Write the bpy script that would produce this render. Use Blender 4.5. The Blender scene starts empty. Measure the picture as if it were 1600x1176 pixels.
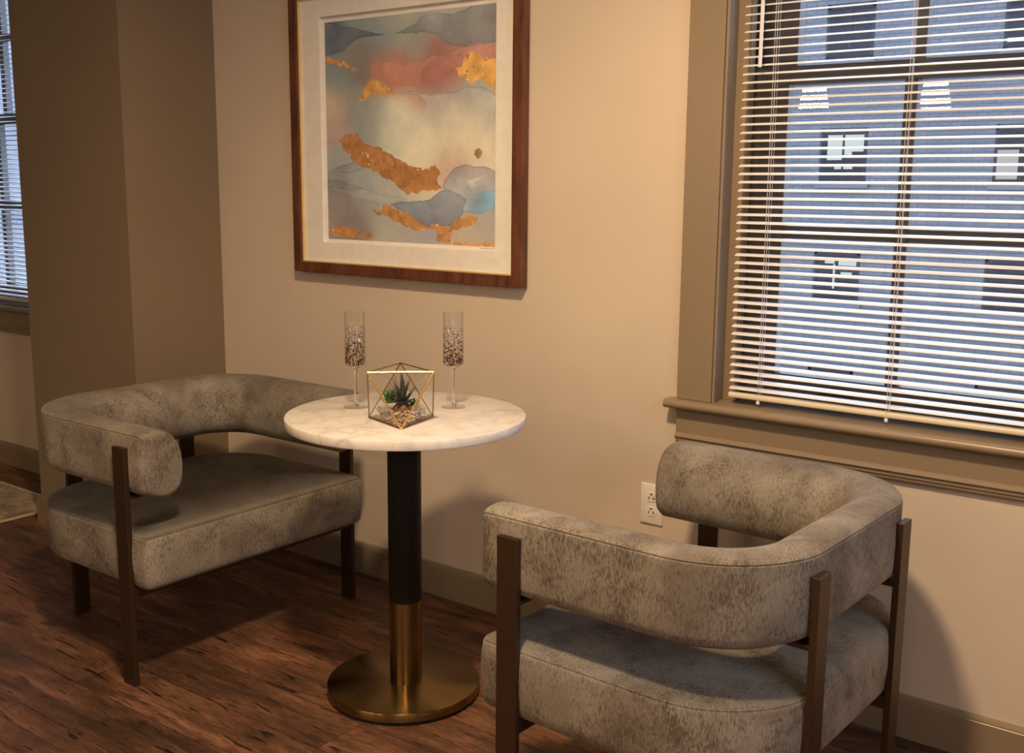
import bpy, bmesh, math, random
import numpy as np
from mathutils import Vector, Matrix
random.seed(7)
S = bpy.context.scene
COL = S.collection
PI = math.pi

# ------------------------------------------------------------------ camera
cam_d = bpy.data.cameras.new('camera'); cam = bpy.data.objects.new('camera', cam_d); COL.objects.link(cam)
cam_d.sensor_fit = 'HORIZONTAL'; cam_d.sensor_width = 36.0
cam_d.lens = 1702.55 / 1600 * 36.0
cam_d.clip_start = 0.05; cam_d.clip_end = 300
cr = Vector((0.79682324, 0.60414871, 0.00877822)); cu = Vector((-0.11132733, 0.13252111, 0.98490831)); cf = Vector((-0.59386779, 0.78577509, -0.17285416))
cam.matrix_world = Matrix(((cr.x, cu.x, -cf.x, 1.35929), (cr.y, cu.y, -cf.y, -2.56782), (cr.z, cu.z, -cf.z, 1.32262), (0, 0, 0, 1)))
S.camera = cam

# ------------------------------------------------------------------ world, exposure
S.view_settings.view_transform = 'Standard'
S.view_settings.look = 'None'
S.view_settings.gamma = 1.0
S.view_settings.use_curve_mapping = False
S.view_settings.exposure = 0.0
w = bpy.data.worlds.new('dusk_sky'); S.world = w; w.use_nodes = True
bg = w.node_tree.nodes['Background']
bg.inputs[0].default_value = (0.55, 0.69, 0.97, 1); bg.inputs[1].default_value = 6.5

# ------------------------------------------------------------------ lights
def light(name, kind, loc, energy, color, **kw):
    d = bpy.data.lights.new(name, kind); d.energy = energy; d.color = color
    for k, v in kw.items(): setattr(d, k, v)
    o = bpy.data.objects.new(name, d); o.location = loc; COL.objects.link(o); return o
WARM = (1.0, 0.685, 0.39)
KEY = light('ceiling_spot_light', 'SPOT', (0.40, -1.66, 2.70), 246, WARM, spot_size=math.radians(165), spot_blend=0.6, shadow_soft_size=0.10)
light('room_fill_spot', 'SPOT', (0.0, -4.9, 2.70), 95, WARM, spot_size=math.radians(160), spot_blend=0.8, shadow_soft_size=0.10)  # added warm fill spots behind the camera, no known lamps there
light('room_fill_spot', 'SPOT', (1.5, -3.4, 2.70), 62, WARM, spot_size=math.radians(160), spot_blend=0.8, shadow_soft_size=0.22)  # added fill to brighten the right chair's side and the floor
light('room_fill_spot', 'SPOT', (-2.0, -4.6, 2.70), 6, WARM, spot_size=math.radians(160), spot_blend=0.8, shadow_soft_size=0.10)  # weak added fill towards the left

side = light('cool_side_fill', 'AREA', (2.62, -1.7, 1.75), 17, (0.62, 0.78, 1.0), shape='RECTANGLE', size=0.9, size_y=1.5)  # added cool fill from the right; that wall has no window
side.rotation_euler = (0, math.radians(90), 0)
# ------------------------------------------------------------------ material helpers
class NT:
    def __init__(s, name):
        s.m = bpy.data.materials.new(name); s.m.use_nodes = True
        s.t = s.m.node_tree; s.n = s.t.nodes; s.l = s.t.links
        s.b = s.n['Principled BSDF']; s.out = s.n['Material Output']
    def add(s, typ, **kw):
        n = s.n.new(typ)
        for k, v in kw.items(): setattr(n, k, v)
        return n
    def link(s, a, b): s.l.new(a, b)
    def coords(s, scale=(1, 1, 1), kind='Object', rot=(0, 0, 0)):
        tc = s.add('ShaderNodeTexCoord'); mp = s.add('ShaderNodeMapping')
        mp.inputs['Scale'].default_value = scale; mp.inputs['Rotation'].default_value = rot
        s.link(tc.outputs[kind], mp.inputs[0]); return mp.outputs[0]
    def noise(s, vec, scale, detail=4, rough=0.5, dist=0.0):
        n = s.add('ShaderNodeTexNoise'); n.inputs['Scale'].default_value = scale
        n.inputs['Detail'].default_value = detail; n.inputs['Roughness'].default_value = rough
        n.inputs['Distortion'].default_value = dist
        s.link(vec, n.inputs['Vector']); return n.outputs['Fac']
    def ramp(s, fac, stops, interp='LINEAR'):
        r = s.add('ShaderNodeValToRGB'); r.color_ramp.interpolation = interp
        e = r.color_ramp.elements
        while len(e) < len(stops): e.new(0.5)
        for i, (p, c) in enumerate(stops):
            e[i].position = p; e[i].color = (*c, 1) if len(c) == 3 else c
        s.link(fac, r.inputs[0]); return r.outputs[0]
    def mix(s, fac, a, b, mode='MIX'):
        n = s.add('ShaderNodeMix', data_type='RGBA', blend_type=mode)
        if isinstance(fac, (int, float)): n.inputs[0].default_value = fac
        else: s.link(fac, n.inputs[0])
        for k, v in ((6, a), (7, b)):
            if isinstance(v, tuple): n.inputs[k].default_value = (*v[:3], 1)
            else: s.link(v, n.inputs[k])
        return n.outputs[2]
    def math(s, op, a, b=None, c=None, clamp=False):
        n = s.add('ShaderNodeMath', operation=op, use_clamp=clamp)
        for k, v in ((0, a), (1, b), (2, c)):
            if v is None: continue
            if isinstance(v, (int, float)): n.inputs[k].default_value = v
            else: s.link(v, n.inputs[k])
        return n.outputs[0]
    def bump(s, h, strength=0.2, dist=0.002):
        n = s.add('ShaderNodeBump'); n.inputs['Strength'].default_value = strength; n.inputs['Distance'].default_value = dist
        s.link(h, n.inputs['Height']); s.link(n.outputs[0], s.b.inputs['Normal']); return n
    def set(s, **kw):
        for k, v in kw.items():
            k = k.replace('_', ' ')
            inp = s.b.inputs[k]
            if isinstance(v, bpy.types.NodeSocket): s.link(v, inp)
            elif isinstance(v, tuple): inp.default_value = (*v[:3], 1)
            else: inp.default_value = v
        return s.m

def mat_paint(name, col, rough=0.6, var=0.04, bscale=220, bstr=0.08, spec=0.3):
    t = NT(name); v = t.coords()
    f = t.noise(v, 2.2, 3)
    c = t.ramp(f, [(0.3, tuple(x * (1 - var) for x in col)), (0.7, tuple(min(1, x * (1 + var)) for x in col))])
    t.bump(t.noise(v, bscale, 2), bstr, 0.001)
    t.set(Base_Color=c, Roughness=rough); t.b.inputs['Specular IOR Level'].default_value = spec
    return t.m

def mat_plain(name, col, rough=0.5, metal=0.0, spec=0.5):
    t = NT(name); v = t.coords()
    f = t.noise(v, 30, 2)
    c = t.ramp(f, [(0.3, tuple(x * 0.96 for x in col)), (0.7, tuple(min(1, x * 1.03) for x in col))])
    t.set(Base_Color=c, Roughness=rough, Metallic=metal); t.b.inputs['Specular IOR Level'].default_value = spec
    return t.m

WALLC = (0.64, 0.550, 0.448)
M_wall = mat_paint('wall_paint', WALLC, 0.55)
M_taupe_wall = mat_paint('taupe_wall_paint', (0.235, 0.178, 0.118), 0.5)
M_ceiling = mat_paint('ceiling_paint', (0.75, 0.73, 0.70), 0.8)
M_trim = mat_paint('taupe_trim_paint', (0.265, 0.203, 0.135), 0.32, 0.03, 60, 0.05, 0.5)
M_sash = mat_paint('shaded_sash_paint', (0.085, 0.070, 0.055), 0.35, 0.03, 60, 0.03, 0.5)  # trim taupe darkened: shade of the blind slats put into the colour
M_blind = mat_paint('blind_vinyl', (0.80, 0.79, 0.77), 0.35, 0.01, 60, 0.0, 0.5)
M_rail = mat_paint('blind_rail', (0.74, 0.66, 0.50), 0.35, 0.01, 60, 0.0, 0.5)
M_cord = mat_plain('blind_cord', (0.72, 0.68, 0.64), 0.7)
M_white = mat_plain('white_plastic', (0.82, 0.80, 0.76), 0.35)
M_dark = mat_plain('socket_slot_dark', (0.02, 0.018, 0.015), 0.6)
M_black = mat_plain('black_powder_coat', (0.010, 0.008, 0.0075), 0.55, 0.0, 0.25)
M_rubber = mat_plain('dark_foot_ring', (0.012, 0.01, 0.009), 0.7)

def mat_floor():
    t = NT('wood_plank_floor')
    v = t.coords()
    # planks run along x: 1.22 m long, 0.155 m wide
    br = t.add('ShaderNodeTexBrick'); br.offset = 0.37; br.offset_frequency = 2
    br.inputs['Scale'].default_value = 1.0; br.inputs['Brick Width'].default_value = 1.22; br.inputs['Row Height'].default_value = 0.155
    br.inputs['Mortar Size'].default_value = 0.0012; br.inputs['Mortar Smooth'].default_value = 0.1
    br.inputs['Color1'].default_value = (0, 0, 0, 1); br.inputs['Color2'].default_value = (1, 1, 1, 1); br.inputs['Mortar'].default_value = (0.5, 0.5, 0.5, 1)
    t.link(v, br.inputs['Vector'])
    vs = t.coords((2.2, 14, 1))
    # shift grain per plank
    add = t.add('ShaderNodeVectorMath', operation='MULTIPLY_ADD')
    t.link(br.outputs['Color'], add.inputs[0]); add.inputs[1].default_value = (37, 11, 5); t.link(vs, add.inputs[2])
    g = t.noise(add.outputs[0], 1.6, 8, 0.62, 0.6)
    fine = t.noise(t.coords((14, 230, 1)), 1.5, 5, 0.7)
    blot = t.noise(t.coords((1.3, 3.2, 1)), 1.7, 5, 0.6, 0.4)
    c = t.ramp(g, [(0.32, (0.042, 0.022, 0.014)), (0.5, (0.190, 0.090, 0.052)), (0.68, (0.360, 0.185, 0.112))])
    c = t.mix(t.ramp(blot, [(0.40, (0, 0, 0)), (0.66, (0.85, 0.85, 0.85))]), c, (0.085, 0.047, 0.029))
    c = t.mix(0.10, c, (0.03, 0.022, 0.016))
    tone = t.ramp(br.outputs['Color'], [(0.0, (0.72, 0.72, 0.74)), (1.0, (1.25, 1.16, 1.1))])
    c = t.mix(1.0, c, tone, 'MULTIPLY')
    c = t.mix(t.ramp(fine, [(0.38, (0.75, 0.75, 0.75)), (0.52, (0, 0, 0))]), c, (0.02, 0.010, 0.006))
    # short dark gouges, worn pale scratches
    go = t.noise(t.coords((4.0, 34, 1)), 2.1, 2, 0.5, 0.8)
    c = t.mix(t.ramp(go, [(0.64, (0, 0, 0)), (0.68, (0.9, 0.9, 0.9))]), c, (0.010, 0.006, 0.005))
    sc = t.noise(t.coords((7, 40, 1)), 3.1, 6, 0.7, 1.0)
    c = t.mix(t.ramp(sc, [(0.60, (0, 0, 0)), (0.72, (0.5, 0.5, 0.5))]), c, (0.30, 0.17, 0.11))
    c = t.mix(br.outputs['Fac'], c, (0.030, 0.015, 0.010))
    h = t.math('ADD', t.math('MULTIPLY', g, 0.6), t.math('MULTIPLY', fine, 0.4))
    t.bump(h, 0.35, 0.002)
    ro = t.ramp(sc, [(0.3, (0.42, 0.42, 0.42)), (0.7, (0.6, 0.6, 0.6))])
    t.set(Base_Color=c, Roughness=ro); t.b.inputs['Specular IOR Level'].default_value = 0.35
    return t.m
M_floor = mat_floor()

def mat_fabric(name, NAP):
    t = NT(name)
    v = t.coords()
    big = t.noise(v, 7.0, 5, 0.6, 0.3)
    mid = t.noise(t.coords((260, 260, 95)), 1.0, 4, 0.72)
    thr = t.noise(t.coords((420, 420, 90)), 1.0, 2, 0.6)
    c = t.ramp(big, [(0.33, (0.190, 0.162, 0.130)), (0.50, (0.272, 0.240, 0.196)), (0.68, (0.345, 0.312, 0.260))])
    gate = t.noise(v, 11.0, 3, 0.6, 0.5)
    dk = t.ramp(t.math('ADD', t.math('MULTIPLY', mid, 0.8), t.math('MULTIPLY', gate, 0.5)), [(0.62, (0.0, 0.0, 0.0)), (0.80, (0.8, 0.8, 0.8))])
    c = t.mix(dk, c, (0.062, 0.046, 0.034))
    sp = t.ramp(thr, [(0.30, (0.45, 0.45, 0.45)), (0.50, (0, 0, 0))])
    c = t.mix(sp, c, (0.09, 0.07, 0.055))
    # nap of the pile: leans towards the chair's back, so only up-facing cloth shades as if tilted
    bm_ = t.add('ShaderNodeBump'); bm_.inputs['Strength'].default_value = 0.35; bm_.inputs['Distance'].default_value = 0.0015
    t.link(t.math('ADD', mid, thr), bm_.inputs['Height'])
    geo = t.add('ShaderNodeNewGeometry')
    sep = t.add('ShaderNodeSeparateXYZ'); t.link(geo.outputs['Normal'], sep.inputs[0])
    up = t.math('MULTIPLY', t.math('MAXIMUM', sep.outputs[2], 0.0), NAP)
    vt = t.add('ShaderNodeVectorTransform', vector_type='VECTOR', convert_from='OBJECT', convert_to='WORLD'); vt.inputs[0].default_value = (-1, 0, 0)
    sc = t.add('ShaderNodeVectorMath', operation='SCALE'); t.link(vt.outputs[0], sc.inputs[0]); t.link(up, sc.inputs['Scale'])
    ad = t.add('ShaderNodeVectorMath', operation='ADD'); t.link(bm_.outputs[0], ad.inputs[0]); t.link(sc.outputs[0], ad.inputs[1])
    nm = t.add('ShaderNodeVectorMath', operation='NORMALIZE'); t.link(ad.outputs[0], nm.inputs[0]); t.link(nm.outputs[0], t.b.inputs['Normal'])
    t.set(Base_Color=c, Roughness=0.85); t.b.inputs['Specular IOR Level'].default_value = 0.15
    t.b.inputs['Sheen Weight'].default_value = 0.12; t.b.inputs['Sheen Roughness'].default_value = 0.45
    t.b.inputs['Sheen Tint'].default_value = (0.9, 0.85, 0.8, 1)
    return t.m
M_fabric = mat_fabric('grey_brown_chenille', 0.35)
M_fabric_seat = mat_fabric('grey_brown_chenille_seat', 1.56)

def mat_bronze():
    t = NT('dark_bronze_metal'); v = t.coords((1, 1, 1))
    f = t.noise(v, 3, 3)
    c = t.ramp(f, [(0.3, (0.075, 0.044, 0.026)), (0.7, (0.090, 0.055, 0.032))])
    t.set(Base_Color=c, Metallic=0.75, Roughness=0.42); return t.m
M_bronze = mat_bronze()

def mat_brass(name, col, rough, radial=False, anis=0.0):
    t = NT(name)
    if radial:
        tg = t.add('ShaderNodeTangent', direction_type='RADIAL', axis='Z'); t.link(tg.outputs[0], t.b.inputs['Tangent'])
        v = t.coords((1, 1, 1)); r = t.add('ShaderNodeVectorMath', operation='LENGTH')
        t.link(v, r.inputs[0]); n = t.add('ShaderNodeTexNoise', noise_dimensions='1D'); n.inputs['Scale'].default_value = 900
        t.link(r.outputs['Value'], n.inputs['W']); f = n.outputs['Fac']
    else:
        f = t.noise(t.coords((1, 1, 1)), 300, 2)
    c = t.ramp(f, [(0.3, tuple(x * 0.9 for x in col)), (0.7, col)])
    t.b.inputs['Anisotropic Rotation'].default_value = 0.25 if radial else 0.0
    t.set(Base_Color=c, Metallic=1.0, Roughness=rough, Anisotropic=anis); return t.m
M_brass = mat_brass('brushed_brass', (0.27, 0.185, 0.082), 0.24, True, 0.9)
M_came = mat_brass('shaded_brass_came', (0.30, 0.17, 0.07), 0.4)  # same brass as the front rods, dark reflections put into its colour
M_gold = mat_brass('polished_gold_frame', (0.80, 0.52, 0.20), 0.25)

def mat_marble():
    t = NT('white_marble'); v = t.coords()
    warp = t.add('ShaderNodeTexNoise'); warp.inputs['Scale'].default_value = 4.5; warp.inputs['Detail'].default_value = 6; t.link(v, warp.inputs['Vector'])
    ma = t.add('ShaderNodeVectorMath', operation='MULTIPLY_ADD'); t.link(warp.outputs['Color'], ma.inputs[0]); ma.inputs[1].default_value = (0.22, 0.22, 0.22); t.link(v, ma.inputs[2])
    vo = t.add('ShaderNodeTexVoronoi', feature='DISTANCE_TO_EDGE'); vo.inputs['Scale'].default_value = 13; t.link(ma.outputs[0], vo.inputs['Vector'])
    vein = t.ramp(vo.outputs['Distance'], [(0.0, (0.55, 0.55, 0.55)), (0.035, (0.25, 0.25, 0.25)), (0.16, (0, 0, 0))])
    n2 = t.noise(v, 6, 6, 0.6, 1.5)
    gate = t.ramp(n2, [(0.40, (0, 0, 0)), (0.62, (1, 1, 1))])
    vein = t.mix(1.0, vein, gate, 'MULTIPLY')
    cloud = t.ramp(t.noise(v, 9, 5, 0.6, 1.2), [(0.36, (0.84, 0.82, 0.78)), (0.52, (0.80, 0.775, 0.74)), (0.68, (0.70, 0.67, 0.64))])
    c = t.mix(vein, cloud, (0.33, 0.29, 0.26))
    t.set(Base_Color=c, Roughness=0.28); return t.m
M_marble = mat_marble()

def mat_pane(name, tint=(1, 1, 1), base=0.04, rough=0.0):
    t = NT(name)
    lw = t.add('ShaderNodeLayerWeight'); lw.inputs[0].default_value = 0.5
    f = t.math('ADD', t.math('MULTIPLY', t.math('POWER', lw.outputs['Facing'], 5.0), 0.9), base, clamp=True)
    tr = t.add('ShaderNodeBsdfTransparent'); tr.inputs[0].default_value = (*tint, 1)
    gl = t.add('ShaderNodeBsdfGlossy'); gl.inputs['Roughness'].default_value = rough
    mx = t.add('ShaderNodeMixShader'); t.link(f, mx.inputs[0]); t.link(tr.outputs[0], mx.inputs[1]); t.link(gl.outputs[0], mx.inputs[2])
    t.link(mx.outputs[0], t.out.inputs[0]); return t.m
M_pane = mat_pane('window_glass', (0.96, 0.98, 1.0), 0.045)
M_terr_glass = mat_pane('terrarium_glass', (0.975, 0.975, 0.965), 0.03)

def mat_flute(flecks):
    t = NT('flute_glass_flecked' if flecks else 'flute_glass')
    lw = t.add('ShaderNodeLayerWeight'); lw.inputs[0].default_value = 0.30
    tr = t.add('ShaderNodeBsdfTransparent')
    tint = t.ramp(lw.outputs['Facing'], [(0.0, (0.985, 0.985, 0.985)), (0.70, (0.97, 0.965, 0.96)), (0.93, (0.80, 0.77, 0.74)), (1.0, (0.30, 0.25, 0.22))])
    t.link(tint, tr.inputs[0])
    gl = t.add('ShaderNodeBsdfGlossy'); gl.inputs['Roughness'].default_value = 0.02
    l2 = t.add('ShaderNodeLayerWeight'); l2.inputs[0].default_value = 0.5
    fr = t.math('ADD', t.math('MULTIPLY', t.math('POWER', l2.outputs['Facing'], 5.0), 0.6), 0.04)
    mx = t.add('ShaderNodeMixShader'); t.link(fr, mx.inputs[0]); t.link(tr.outputs[0], mx.inputs[1]); t.link(gl.outputs[0], mx.inputs[2])
    last = mx.outputs[0]
    if flecks:
        tc = t.add('ShaderNodeTexCoord')
        mp = t.add('ShaderNodeMapping'); mp.inputs['Scale'].default_value = (1, 1, 0.62); t.link(tc.outputs['Object'], mp.inputs[0])
        vo = t.add('ShaderNodeTexVoronoi'); vo.inputs['Scale'].default_value = 250; vo.inputs['Randomness'].default_value = 0.85; t.link(mp.outputs[0], vo.inputs['Vector'])
        sp = t.add('ShaderNodeSeparateXYZ'); t.link(tc.outputs['Object'], sp.inputs[0])
        # local height: bowl 0.112 .. 0.25 ; flecks 0.112 .. 0.212, growing denser downwards
        k = t.add('ShaderNodeMapRange'); k.inputs['From Min'].default_value = 0.214; k.inputs['From Max'].default_value = 0.118
        k.inputs['To Min'].default_value = 0.24; k.inputs['To Max'].default_value = 0.52; t.link(sp.outputs[2], k.inputs[0])
        rnd = t.add('ShaderNodeSeparateColor'); t.link(vo.outputs['Color'], rnd.inputs[0])
        th = t.math('MULTIPLY', k.outputs[0], t.math('ADD', t.math('MULTIPLY', rnd.outputs[0], 0.7), 0.55))
        on = t.math('LESS_THAN', vo.outputs['Distance'], th)
        on = t.math('MULTIPLY', on, t.math('LESS_THAN', sp.outputs[2], 0.212))
        on = t.math('MULTIPLY', on, t.math('GREATER_THAN', sp.outputs[2], 0.113))
        md = t.add('ShaderNodeBsdfPrincipled'); md.inputs['Base Color'].default_value = (0.07, 0.022, 0.008, 1); md.inputs['Metallic'].default_value = 0.3; md.inputs['Roughness'].default_value = 0.55; md.inputs['Specular IOR Level'].default_value = 0.2
        m2 = t.add('ShaderNodeMixShader'); t.link(on, m2.inputs[0]); t.link(last, m2.inputs[1]); t.link(md.outputs[0], m2.inputs[2]); last = m2.outputs[0]
    t.link(last, t.out.inputs[0]); return t.m
M_flute = mat_flute(False); M_fleck = mat_flute(True)
tG = NT('clear_stem_glass'); tG.set(Base_Color=(1, 1, 1), Roughness=0.02, IOR=1.45); tG.b.inputs['Transmission Weight'].default_value = 1.0; M_stem = tG.m

def mat_wood_frame():
    t = NT('walnut_frame_wood'); v = t.coords((1, 1, 1))
    g = t.noise(t.coords((30, 30, 6)), 1.2, 6, 0.6, 0.5)
    c = t.ramp(g, [(0.3, (0.060, 0.020, 0.010)), (0.6, (0.150, 0.052, 0.026)), (0.8, (0.20, 0.078, 0.04))])
    t.set(Base_Color=c, Roughness=0.42); return t.m
M_frame = mat_wood_frame()
M_fillet = mat_plain('gold_fillet', (0.80, 0.60, 0.26), 0.4, 0.3)
M_mat = mat_plain('white_mat_board', (0.84, 0.82, 0.78), 0.85)
M_paper = mat_plain('cotton_paper', (0.86, 0.83, 0.79), 0.9)
M_pencil = mat_plain('pencil', (0.22, 0.20, 0.18), 0.8)

def mat_attr(name, attr, rough=0.8):
    t = NT(name); a = t.add('ShaderNodeAttribute'); a.attribute_name = attr
    v = t.coords()
    gr = t.noise(v, 260, 3, 0.6)
    g2 = t.ramp(gr, [(0.3, (0.92, 0.92, 0.92)), (0.7, (1.06, 1.06, 1.06))])
    c = t.mix(1.0, a.outputs['Color'], g2, 'MULTIPLY')
    t.set(Base_Color=c, Roughness=rough); t.b.inputs['Specular IOR Level'].default_value = 0.2; return t.m

# ------------------------------------------------------------------ mesh helpers
def mobj(name, bm, mat, parent=None, smooth=False, angle=None):
    me = bpy.data.meshes.new(name); bm.normal_update(); bm.to_mesh(me); bm.free()
    o = bpy.data.objects.new(name, me); COL.objects.link(o)
    if mat: me.materials.append(mat)
    if smooth:
        for p in me.polygons: p.use_smooth = True
        if angle: me.set_sharp_from_angle(angle=math.radians(angle))
    if parent: o.parent = parent
    return o
def box(bm, x0, x1, y0, y1, z0, z1, bev=0.0, seg=2):
    r = bmesh.ops.create_cube(bm, size=1.0)
    vs = r['verts']
    for v in vs:
        v.co = Vector(((x0 + x1) / 2 + v.co.x * (x1 - x0), (y0 + y1) / 2 + v.co.y * (y1 - y0), (z0 + z1) / 2 + v.co.z * (z1 - z0)))
    if bev > 0:
        es = list({e for v in vs for e in v.link_edges})
        bmesh.ops.bevel(bm, geom=es, offset=bev, segments=seg, affect='EDGES', profile=0.5)
    return bm
def boxes(*bs, bev=0.0):
    bm = bmesh.new()
    for b in bs: box(bm, *b, bev=bev)
    return bm
def tube(bm, a, b, r, n=8, r2=None, caps=True):
    a = Vector(a); b = Vector(b); d = (b - a).normalized()
    u = d.orthogonal().normalized(); w_ = d.cross(u)
    r2 = r if r2 is None else r2
    A = []; B = []
    for i in range(n):
        t = 2 * PI * i / n; off = u * math.cos(t) + w_ * math.sin(t)
        A.append(bm.verts.new(a + off * r)); B.append(bm.verts.new(b + off * r2))
    for i in range(n):
        j = (i + 1) % n; bm.faces.new((A[i], A[j], B[j], B[i]))
    if caps: bm.faces.new(A[::-1]); bm.faces.new(B)
    return bm
def lathe(bm, prof, n=64, cx=0, cy=0, closed_top=True, closed_bot=True):
    rings = []
    for r, z in prof:
        if r < 1e-6: rings.append([bm.verts.new((cx, cy, z))])
        else: rings.append([bm.verts.new((cx + r * math.cos(2 * PI * i / n), cy + r * math.sin(2 * PI * i / n), z)) for i in range(n)])
    for a, b in zip(rings, rings[1:]):
        for i in range(n):
            j = (i + 1) % n
            if len(a) == 1 and len(b) == 1: continue
            if len(a) == 1: bm.faces.new((a[0], b[j], b[i]))
            elif len(b) == 1: bm.faces.new((a[i], a[j], b[0]))
            else: bm.faces.new((a[i], a[j], b[j], b[i]))
    bmesh.ops.recalc_face_normals(bm, faces=bm.faces[:])
    return bm
def extr(bm, prof, p0, p1, up='z'):
    """extrude a closed profile [(d, z)] along the x axis from p0 to p1 (d is y offset)"""
    A = [bm.verts.new((p0, d, z)) for d, z in prof]; B = [bm.verts.new((p1, d, z)) for d, z in prof]
    n = len(prof)
    for i in range(n):
        j = (i + 1) % n; bm.faces.new((A[i], A[j], B[j], B[i]))
    bm.faces.new(A[::-1]); bm.faces.new(B)
    bmesh.ops.recalc_face_normals(bm, faces=bm.faces[:])
    return bm
def tag(o, label, cat, group=None, kind=None):
    o['label'] = label; o['category'] = cat
    if group: o['group'] = group
    if kind: o['kind'] = kind
    return o
def struct(o, label, cat):
    return tag(o, label, cat, kind='structure')
def empty(name, loc, rz=0, label=None, cat=None, group=None):
    o = bpy.data.objects.new(name, None); o.empty_display_size = 0.05; COL.objects.link(o)
    o.location = loc; o.rotation_euler = (0, 0, rz)
    if label: tag(o, label, cat, group)
    return o
def copy_tree(o, parent=None):
    c = o.copy(); COL.objects.link(c); c.parent = parent
    for ch in o.children: copy_tree(ch, c)
    return c

# ------------------------------------------------------------------ room shell
XL, XR, YF, ZC = -6.4, 2.7, -6.2, 2.75
WH = 0.445                       # half width of a window opening
ZS, ZT = 0.765, 2.36              # stool top, head of opening
W1, W2 = 0.530, -3.595           # window centres
YO = 0.22
b = bmesh.new()
segs = [(XL, W2 - WH - .02), (W2 + WH + .02, W1 - WH - .02), (W1 + WH + .02, XR)]
for a, c in segs: box(b, a, c, 0, YO, 0, ZC)
for c in (W1, W2):
    box(b, c - WH - .02, c + WH + .02, 0, YO, 0, ZS - .03); box(b, c - WH - .02, c + WH + .02, 0, YO, ZT + .02, ZC)
struct(mobj('wall_back', b, M_wall), 'warm greige painted wall behind the table and armchairs', 'wall')
struct(mobj('wall_left', boxes((XL - .15, XL, YF, YO, 0, ZC)), M_wall), 'far left end wall of the room', 'wall')
struct(mobj('wall_right', boxes((XR, XR + .15, YF, YO, 0, ZC)), M_wall), 'right end wall of the room', 'wall')
struct(mobj('wall_front', boxes((XL, XR, YF - .15, YF, 0, ZC)), M_wall), 'wall behind the photographer', 'wall')
struct(mobj('ceiling', boxes((XL - .15, XR + .15, YF - .15, YO, ZC, ZC + .12)), M_ceiling), 'flat painted ceiling', 'ceiling')
struct(mobj('floor', boxes((XL - .15, XR + .15, YF - .15, YO, -.12, 0)), M_floor), 'dark red brown worn wood plank floor', 'floor')
# taupe pilaster
PX0, PX1, PD = -2.60, -1.928, 0.385
struct(mobj('wall_pilaster', boxes((PX0, PX1, -PD, 0, 0, ZC)), M_taupe_wall), 'taupe painted square pilaster standing out from the wall left of the picture', 'pilaster')

HB = 0.108
prof = [(0, 0), (-.014, 0), (-.014, HB - .014), (-.012, HB - .012), (-.0125, HB - .009), (-.009, HB - .002), (-.006, HB), (0, HB)]
b = bmesh.new(); extr(b, prof, XL, PX0); extr(b, prof, PX1, XR)
struct(mobj('baseboard_back', b, M_trim), 'taupe baseboard along the foot of the greige wall', 'baseboard')
b = bmesh.new()
box(b, PX0 - .014, PX1 + .014, -PD - .014, -PD, 0, HB - .012); box(b, PX1, PX1 + .014, -PD, -.014, 0, HB - .012); box(b, PX0 - .014, PX0, -PD, -.014, 0, HB - .012)
box(b, PX0 - .009, PX1 + .009, -PD - .009, -PD, HB - .012, HB); box(b, PX1, PX1 + .009, -PD, -.014, HB - .012, HB); box(b, PX0 - .009, PX0, -PD, -.014, HB - .012, HB)
struct(mobj('baseboard_pilaster', b, M_taupe_wall), 'taupe baseboard around the foot of the pilaster', 'baseboard')

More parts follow.
